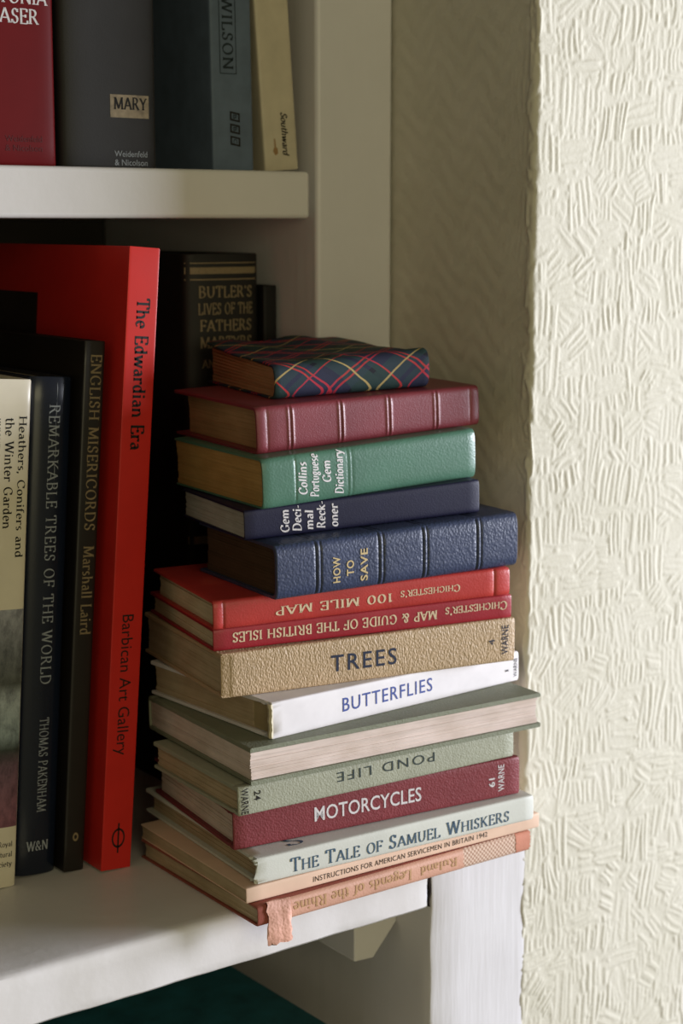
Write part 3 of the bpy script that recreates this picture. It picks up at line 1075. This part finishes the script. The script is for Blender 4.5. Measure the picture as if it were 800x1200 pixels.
# 11 -- How to save
root, L, D, T, k = stack_root('save', 'book', 'thick navy blue leather book titled HOW TO SAVE in gold')
lines = [2.05, 5.2, 7.5, 10.4]
def band(x, zn):
    d = 0
    for l in lines:
        t = x - l
        d -= .05 * (math.exp(-((t + .12) / .045) ** 2) + math.exp(-((t - .12) / .045) ** 2))
        d += .02 * math.exp(-(t / .07) ** 2)
    return d
ex = [l + d for l in lines for d in (-.26, -.2, -.16, -.12, -.08, -.04, 0, .04, .08, .12, .16, .2, .26)]
b = Book(root, L, D, T, k, r=.5, bulge=.05, e=.46, tb=.16, ts=.16, m=.22, mf=.3, lay=16, disp=band,
         topdisp=lambda x, y: -.03 * max(0, 1 - (y / 1.3) ** 2) * 0 + .6 * band(x, .5) * (1 if y < 2.2 else 0))
cov = b.cover('cover', mat_leather('navy_morocco', srgb(50, 60, 90), .42, 1000, .55, .03, (1, 1, .9), var=.14), 24, ex)
for t, x, w in (('HOW', 2.92, 1.14), ('TO', 3.6, .68), ('SAVE', 4.3, 1.42)):
    lettering('title', cov, sans_text(t, .02, 1.1), ink_gold, x, {'HOW': 1.0, 'TO': 1.0, 'SAVE': 1.06}[t], .34, w, 'up', b.surf, .02)
b.pages(pg_dark)

# 12 -- Gem decimal reckoner
root, L, D, T, k = stack_root('gem', 'book', 'small dark navy book with rough white lettering, just under the green dictionary')
b = Book(root, L, D, T, k, r=.2, bulge=.03, e=.36, tb=.10, ts=.07, m=.07, lay=10)
cov = b.cover('cover', mat_leather('midnight_blue_cloth', srgb(22, 22, 52), .5, 1900, .25, .015, var=.12, spec=.3), 20)
for i, (t, x, w) in enumerate((('Gem', 1.88, 1.0), ('Deci-', 2.46, 1.14), ('mal', 3.04, .86), ('Reck-', 3.62, 1.2), ('oner', 4.24, 1.0))):
    lettering('title', cov, stroke_text(t, .08, .18, .12, .04), ink_white, x, (.14 + w / 2), .40, w, 'up', b.surf)
b.pages(pg_grey)

# 13 -- Collins green dictionary
root, L, D, T, k = stack_root('collins', 'pocket_dictionary', 'green Portuguese pocket dictionary with white italic title', 'book')
fold = lambda x, zn: -.025 * (math.exp(-((x - 1.62) / .04) ** 2) + math.exp(-((x - 4.28) / .05) ** 2) + math.exp(-((x - 4.5) / .05) ** 2) * .7)
b = Book(root, L, D, T, k, r=.28, bulge=.10, e=.5, tb=.10, ts=.08, m=.05, lay=18, disp=fold)
cov = b.cover('cover', mat_leather('bottle_green_leatherette', srgb(76, 116, 98), .36, 1100, .3, .02, var=.10), 24,
              [1.5, 1.56, 1.62, 1.68, 1.74, 4.2, 4.28, 4.34, 4.4, 4.45, 4.5, 4.56, 4.62])
for t, x, z, w in (('Collins', 1.95, 1.10, 1.42), ('Portuguese', 2.54, 1.16, 1.86), ('Gem', 3.16, 1.26, .96), ('Dictionary', 3.80, 1.16, 1.92)):
    lettering('title', cov, stroke_text(t, .085, .19, .2, .05), ink_white, x, z, .42, w, 'up', b.surf, .015)
b.pages(pg_gilt)

# 14 -- maroon leather with double ridges
root, L, D, T, k = stack_root('maroon', 'book', 'maroon leather book with four pairs of raised ridges across its spine')
lines = [1.65, 4.2, 6.7, 9.25]
def ridges(x, zn):
    d = 0
    for l in lines:
        t = x - l
        d += .036 * (math.exp(-((t + .11) / .055) ** 2) + math.exp(-((t - .11) / .055) ** 2)) - .02 * math.exp(-(t / .05) ** 2)
    d -= .035 * (math.exp(-((x - .52) / .06) ** 2) + math.exp(-((x - L + .5) / .05) ** 2))
    return d * min(1, max(0, (1 - abs(2 * zn - 1)) * 4))
ex = [l + d for l in lines for d in (-.3, -.24, -.19, -.16, -.13, -.1, -.06, -.03, 0, .03, .06, .1, .13, .16, .19, .24, .3)] + [.4, .46, .52, .58, .64, L - .64, L - .56, L - .5, L - .44, L - .36]
b = Book(root, L, D, T, k, r=.3, bulge=.08, e=.46, tb=.13, ts=.12, m=.42, mf=.5, lay=14, disp=ridges)
cov = b.cover('cover', mat_leather('maroon_leather', srgb(124, 48, 58), .42, 1700, .3, .02, var=.12), 22, ex)
b.pages(pg_brown)

# 15 -- little tartan book on top
root, L, D, T, k = stack_root('tartan', 'book', 'small tartan cloth-covered book lying on the very top of the stack')
def td(x, y):
    g = lambda a, w: math.exp(-(a / w) ** 2)
    d = .30 * g(x - 4.5, 1.1) * g(y - 7, 2.2) + .42 * g(x - .6, 2.2) * g(y - 8, 3.2) - .12 * g(x - 2.6, 1.0) * g(y - 2.2, 1.6)
    d += .07 * math.sin(x * 2.1 + y * .8) * g(y - 4, 3.5) - .34 * g(x - L, .55) + .10 * g(x - 3.4, .6) * g(y - 1.2, .8)
    return d * min(1, y / .8)
b = Book(root, L, D, T, k, r=.55, bulge=.06, e=.72, tb=.1, ts=.12, m=.16, mf=.2, lay=10, topdisp=td, sink=.14)
cov = b.cover('cover', mat_tartan('tartan_cloth'), 26)
b.pages(pg_brown)


# ================================================================== UPRIGHT BOOKS
class Upright:
    """book standing on end: local x across the spine (0..W), y from the spine (0) back to the fore-edge (D), z up"""

    def __init__(s, name, label, group, x, y, z, W, D, H, lean, pivot='right', bulge=.1, e=.4, r=.2, tb=.15,
                 mat=None, pages=None, cover='cover', m=.2, rz=0.0):
        s.W, s.D, s.H = W, D, H
        px = W if pivot == 'right' else 0
        s.root = empty(name, (x + (px if pivot == 'right' else 0), y, z), Euler((0, math.radians(lean), rz)))
        tag(s.root, label, 'book', group)
        s.frame = lambda xx, yy, zz: (xx - px, yy, zz)
        # reuse the lying book: its x -> our z, its z -> our x
        s.b = Book(s.root, H, D, W, 0, r=r, bulge=bulge, e=e, tb=tb, ts=min(.12, tb), m=m, lay=max(8, int(W * 8)), groove=0,
                   frame=lambda xx, yy, zz: (zz - px, yy, xx))
        s.cov = s.b.cover(cover, mat, 20)
        s.b.pages(pages)

    def surf(s, x, z, eps):
        zn = min(.995, max(.005, x / s.W))
        return s.frame(x, s.b.spine_y(zn) - eps, z)


LOW = 'books standing on the lower shelf'
UPG = 'books standing on the upper shelf'

# The Edwardian Era: tall red paperback
W = 1.5
ed = Upright('book', 'tall bright red paperback titled The Edwardian Era', LOW, -11.69 - W, 7.32, .0, W, 23, 27.85, 4.38,
             bulge=.02, e=.14, r=.06, tb=.05, mat=mat_plain('red_gloss_card', srgb(200, 42, 36), .35, .3, .05), pages=pg_cream, m=.02)
lettering('title', ed.cov, stroke_text('The Edwardian Era', .07, .17), ink_black, .80, 22.35, .62, 6.6, 'down', ed.surf, .01)
lettering('publisher', ed.cov, sans_text('Barbican Art Gallery', .0, 1.02), ink_black, .78, 8.5, .56, 6.4, 'down', ed.surf, .01)
mb = MB()
def ring(mb, cx, cz, rx, rz_, w, n=28, surf=None):
    vs, fs = [], []
    for i in range(n):
        a = 2 * PI * i / n
        for q in (1, 1 - w):
            vs.append(surf(cx + rx * q * math.cos(a), cz + rz_ * q * math.sin(a), .01))
    for i in range(n):
        fs.append((2 * i, 2 * i + 1, (2 * i + 3) % (2 * n), (2 * i + 2) % (2 * n)))
    mb.add(vs, fs)
ring(mb, .80, 1.45, .33, .46, .22, surf=ed.surf)
mb.add([ed.surf(.76, .75, .01), ed.surf(.84, .75, .01), ed.surf(.84, 2.15, .01), ed.surf(.76, 2.15, .01)], [(0, 1, 2, 3)])
mb.build('emblem', ink_black, ed.cov, smooth=False)
# dark picture printed on its front board
mb = MB()
mb.add([ed.frame(-.008, 8.6, 2), ed.frame(-.008, 21.5, 2), ed.frame(-.008, 21.5, 25.6), ed.frame(-.008, 8.6, 25.6)], [(0, 1, 2, 3)])
mb.build('cover_picture', mat_plain('dark_print', srgb(46, 38, 36), .35, .4, .3, 40), ed.cov, smooth=False)

# English Misericords
W = 1.0
mi = Upright('book', 'slim dark brown book titled English Misericords', LOW, -13.57 - W, 8.28, 0, W, 17, 23.85, 4.22,
             bulge=.04, e=.3, r=.12, tb=.16, mat=mat_plain('dark_brown_jacket', srgb(30, 26, 24), .35, .45, .1), pages=pg_cream)
lettering('title', mi.cov, stroke_text('ENGLISH MISERICORDS', .06, .14, 0, .06), ink_dim, .58, 19.4, .50, 7.75, 'down', mi.surf)
lettering('author', mi.cov, stroke_text('Marshall Laird', .06, .14), ink_dim, .58, 12.85, .52, 4.0, 'down', mi.surf)
mb = MB()
ring(mb, .52, 1.6, .14, .2, .5, surf=mi.surf)
mb.build('emblem', ink_dim, mi.cov, smooth=False)

# Remarkable Trees of the World
W = 2.05
re_ = Upright('book', 'dark navy book titled Remarkable Trees of the World', LOW, -14.62 - W, 9.05, 0, W, 20, 22.3, 3.95,
              bulge=.28, e=.8, r=.15, tb=.18, mat=mat_plain('navy_gloss_jacket', srgb(20, 27, 44), .25, .5, .08), pages=pg_cream, cover='dust_jacket')
lettering('title', re_.cov, stroke_text('REMARKABLE TREES OF THE WORLD', .05, .12, 0, .09), ink_silver, 1.14, 14.9, .50, 12.4, 'down', re_.surf)
lettering('author', re_.cov, stroke_text('THOMAS PAKENHAM', .05, .12, 0, .06), ink_silver, 1.15, 5.05, .44, 4.3, 'down', re_.surf)
lettering('publisher', re_.cov, stroke_text('W&N', .06, .15, 0, .0), ink_silver, 1.02, 1.35, .44, 1.05, 'normal', re_.surf)
mb = MB()
mb.add([re_.surf(1.22 + .015 * math.sin(z * 3), z, .012) for z in np.linspace(17.5, 22.1, 18)] +
       [re_.surf(1.235 + .015 * math.sin(z * 3) + .02 * math.sin(z * 7), z, .012) for z in np.linspace(17.5, 22.1, 18)],
       [(i, i + 1, i + 19, i + 18) for i in range(17)])
mb.build('crease', ink_silver, re_.cov, smooth=False)

# Heathers, Conifers and the Winter Garden
W = 2.7
pic, nt, bs = new_mat('winter_scene_print')
n1 = noise(nt, coords(nt, (1.2, 1, .6)), 160, 6, .75)
n2 = noise(nt, coords(nt), 30, 3)
tc = nt.nodes.new('ShaderNodeTexCoord')
sx = nt.nodes.new('ShaderNodeSeparateXYZ')
nt.links.new(tc.outputs['Object'], sx.inputs[0])
mr = nt.nodes.new('ShaderNodeMapRange')
mr.inputs['From Min'].default_value = .027
mr.inputs['From Max'].default_value = .125
nt.links.new(sx.outputs['Z'], mr.inputs['Value'])
c1 = ramp(nt, mr.outputs[0], [(0, srgb(146, 96, 112)), (.28, srgb(120, 92, 108)), (.36, srgb(60, 68, 64)), (.42, srgb(150, 166, 170)),
                              (.6, srgb(176, 186, 190)), (.66, srgb(92, 96, 92)), (.8, srgb(120, 124, 128)), (1, srgb(168, 170, 180))])
c2 = ramp(nt, n1, [(.36, (.25, .25, .28, 1)), (.6, (1, 1, 1, 1))])
mx = nt.nodes.new('ShaderNodeMixRGB')
mx.blend_type = 'MULTIPLY'
mx.inputs['Fac'].default_value = .8
nt.links.new(c1, mx.inputs[1])
nt.links.new(c2, mx.inputs[2])
nt.links.new(mx.outputs[0], bs.inputs['Base Color'])
bs.inputs['Roughness'].default_value = .3
he = Upright('book', 'cream-spined book titled Heathers, Conifers and the Winter Garden', LOW, -16.89 - W, 8.35, 0, W, 20, 22.35, 3.98,
             bulge=.06, e=.34, r=.16, tb=.16, mat=mat_plain('cream_gloss_jacket', srgb(222, 214, 196), .3, .5, .04), pages=pg_cream, cover='dust_jacket')
lettering('title', he.cov, stroke_text('Heathers, Conifers and', .06, .14), ink_black, W - .36, 17.75, .36, 6.1, 'down', he.surf)
lettering('title', he.cov, stroke_text('the Winter Garden', .06, .14), ink_black, W - .96, 18.35, .40, 4.75, 'down', he.surf)
lettering('author', he.cov, stroke_text('KNIGHT, BOND, RANDALL & PEARSON', .05, .12, 0, .05), ink_black, W - 1.52, 17.6, .24, 6.2, 'down', he.surf)
mb = MB()
nx_, nz_ = 14, 6
vs = [he.surf(.04 + (W - .08) * i / nx_, 2.75 + 9.7 * j / nz_, .01) for j in range(nz_ + 1) for i in range(nx_ + 1)]
mb.add(vs, [(j * (nx_ + 1) + i, j * (nx_ + 1) + i + 1, (j + 1) * (nx_ + 1) + i + 1, (j + 1) * (nx_ + 1) + i) for j in range(nz_) for i in range(nx_)])
mb.build('spine_picture', pic, he.cov)
for t, z, w in (('The Royal', 1.98, 1.25), ('Horticultural', 1.52, 1.6), ('Society', 1.08, .95)):
    lettering('publisher', he.cov, stroke_text(t, .06, .14), ink_dark, W - .22 - w / 2, z, .24, w, 'normal', he.surf)

# Butler's Lives, set back against the rear of the shelf
W = 4.3
bu = Upright('book', 'large black gilt-lettered book of Lives of the Fathers standing at the back', LOW, -4.5, 13.8, 0, W, 16, 27.4, 0,
             bulge=.35, e=.75, r=.3, tb=.3, mat=mat_leather('black_calf', srgb(20, 18, 17), .65, 900, .3, .02), pages=pg_brown)
for i, (t, w) in enumerate((("BUTLER'S", 3.1), ('LIVES OF THE', 3.15), ('FATHERS', 3.0), ('MARTYRS', 3.0))):
    lettering('title', bu.cov, stroke_text(t, .07, .16, 0, .05), ink_dim, 2.2, 25.55 - .82 * i, .54, w, 'normal', bu.surf)
lettering('title', bu.cov, stroke_text('AND', .07, .16, 0, .05), ink_dim, 1.3, 22.05, .4, 1.0, 'normal', bu.surf)
for z0, z1 in ((26.42, 26.74), (26.12, 26.18), (13.1, 13.5), (26.92, 26.97)):
    mb = MB()
    vs = [bu.surf(.05 + (W - .1) * i / 16, z, .012) for z in (z0, z1) for i in range(17)]
    mb.add(vs, [(i, i + 1, 18 + i, 17 + i) for i in range(16)])
    mb.build('gilt_band', ink_dim, bu.cov)
# plain black volume beside it
Upright('book', 'narrow plain black book between the Lives of the Fathers and the side panel', LOW, -.12, 13.5, 0, .8, 16, 25.8, 0,
        bulge=.05, e=.4, r=.15, tb=.15, mat=mat_plain('black_cloth', srgb(22, 21, 22), .6, .3), pages=pg_brown)

# upper shelf
W = 3.85
fr_ = Upright('book', 'dark red biography with white author name on the upper shelf', UPG, -12.43 - W, 11.25, UP_Z, W, 16, 24, .15,
              bulge=.12, e=.4, r=.25, tb=.22, mat=mat_plain('red_satin_jacket', srgb(106, 12, 17), .5, .15, .06), pages=pg_cream, cover='dust_jacket')
lettering('author', fr_.cov, stroke_text('ANTONIA', .06, .15, 0, .02), ink_white, 1.85, 7.1, .60, 3.35, 'normal', fr_.surf)
lettering('author', fr_.cov, stroke_text('FRASER', .06, .15, 0, .02), ink_white, 1.74, 6.28, .60, 2.75, 'normal', fr_.surf)
for t, z, w in (('Weidenfeld', 1.15, 1.75), ('& Nicolson', .75, 1.75)):
    lettering('publisher', fr_.cov, sans_text(t, 0, 1), mat_ink('dark_red_ink', srgb(84, 20, 24)), 2.25, z, .26, w, 'normal', fr_.surf)
W = 4.8
gr = Upright('book', 'thick charcoal book with a small tan spine label on the upper shelf', UPG, -12.2, 11.2, UP_Z, W, 16, 24, 0,
             bulge=.30, e=.55, r=.3, tb=.25, mat=mat_leather('charcoal_jacket', srgb(36, 35, 37), .65, 1600, .15, .02, var=.2), pages=pg_cream, cover='dust_jacket')
mb = MB()
vs = [gr.surf(2.3 + 2.0 * i / 8, z, .012) for z in (2.2, 3.2) for i in range(9)]
mb.add(vs, [(i, i + 1, 10 + i, 9 + i) for i in range(8)])
lab = mb.build('spine_label', mat_plain('tan_label', srgb(150, 136, 116), .6, .3, .3, 300), gr.cov)
lettering('title', lab, stroke_text('MARY', .08, .18, 0, .04), ink_black, 3.32, 2.82, .52, 1.7, 'normal', gr.surf, .024)
for t, z, w in (('Weidenfeld', .62, 1.7), ('& Nicolson', .24, 1.7)):
    lettering('publisher', gr.cov, sans_text(t, 0, 1), ink_silver, 3.32, z, .26, w, 'normal', gr.surf)
W = 2.24
bb = Upright('book', 'teal book with dark author name and three small boxes on its spine', UPG, -2.06 - W, 11.3, UP_Z, W, 17, 25, -.9, 'left',
             bulge=.03, e=.28, r=.14, tb=.2, mat=mat_plain('teal_jacket', srgb(94, 108, 128), .55, .25, .12, 90), pages=pg_cream, cover='dust_jacket')
ink_teal = mat_ink('dark_teal_ink', srgb(34, 46, 54))
lettering('author', bb.cov, stroke_text('WILSON', .08, .15, 0, .1), ink_teal, .92, 6.25, .56, 3.3, 'down', bb.surf)
mb = MB()
for x0, x1 in ((.46, .50), (1.34, 1.38)):
    mb.add([bb.surf(x0, 4.4, .012), bb.surf(x1, 4.4, .012), bb.surf(x1, 12, .012), bb.surf(x0, 12, .012)], [(0, 1, 2, 3)])
mb.add([bb.surf(.46, 4.4, .012), bb.surf(1.38, 4.4, .012), bb.surf(1.38, 4.44, .012), bb.surf(.46, 4.44, .012)], [(0, 1, 2, 3)])
mb.build('printed_frame', ink_teal, bb.cov, smooth=False)
mb = MB()
for i in range(3):
    z = 2.72 - .56 * i
    o_ = [(0.95, z), (1.5, z - .1), (1.5, z - .52), (.95, z - .42)]
    n_ = [(1.04, z - .10), (1.41, z - .17), (1.41, z - .42), (1.04, z - .35)]
    mb.add([bb.surf(x, q, .012) for x, q in o_ + n_], [(j, (j + 1) % 4, 4 + (j + 1) % 4, 4 + j) for j in range(4)])
mb.build('publisher_boxes', ink_black, bb.cov, smooth=False)
for i, ch in enumerate('BBC'):
    lettering('publisher', bb.cov, sans_text(ch, .02), ink_teal, 1.22, 2.72 - .56 * i - .26, .2, .2, 'down', bb.surf)
W = 1.92
cr = Upright('book', 'cream book leaning left at the right end of the upper shelf', UPG, -1.38, 11.3, UP_Z, W, 15, 14.6, -4.2, 'left',
             bulge=.04, e=.35, r=.15, tb=.16, mat=mat_plain('aged_cream_jacket', srgb(196, 186, 164), .5, .3, .08, 80), pages=pg_cream, cover='dust_jacket')
lettering('publisher', cr.cov, stroke_text('Southward', .09, .18, .25, .02), ink_black, 1.22, 1.72, .36, 2.0, 'down', cr.surf)
mb = MB()
vs = [cr.surf(.62 + .13 * math.cos(i * PI / 5) + .03 * math.sin(i * 2.3), .92 + .2 * math.sin(i * PI / 5), .012) for i in range(10)]
vs += [cr.surf(.56, 1.1, .012), cr.surf(.66, 1.1, .012), cr.surf(.64, 1.5, .012), cr.surf(.57, 1.5, .012)]
mb.add(vs, [tuple(range(10)), (10, 11, 12, 13)])
mb.build('stain', mat_plain('brown_stain', srgb(150, 118, 78), .6), cr.cov, smooth=False)

# ================================================================== lower compartment
tl = empty('book', (-9.6, 14.5, -12.4), (0, 0, .03))
tag(tl, 'large dark teal book lying flat in the compartment under the lower shelf', 'book')
b = Book(tl, 22, 13, 3.3, 0, r=.3, bulge=.05, e=.4, tb=.2, ts=.15, m=.3, lay=16,
         frame=lambda x, y, z: (y - 6.5, x - 11, z))
teal = mat_plain('dark_teal_cloth', srgb(36, 96, 104), .5, .35, .3)
cov = b.cover('cover', teal, 20)
b.pages(pg_cream)
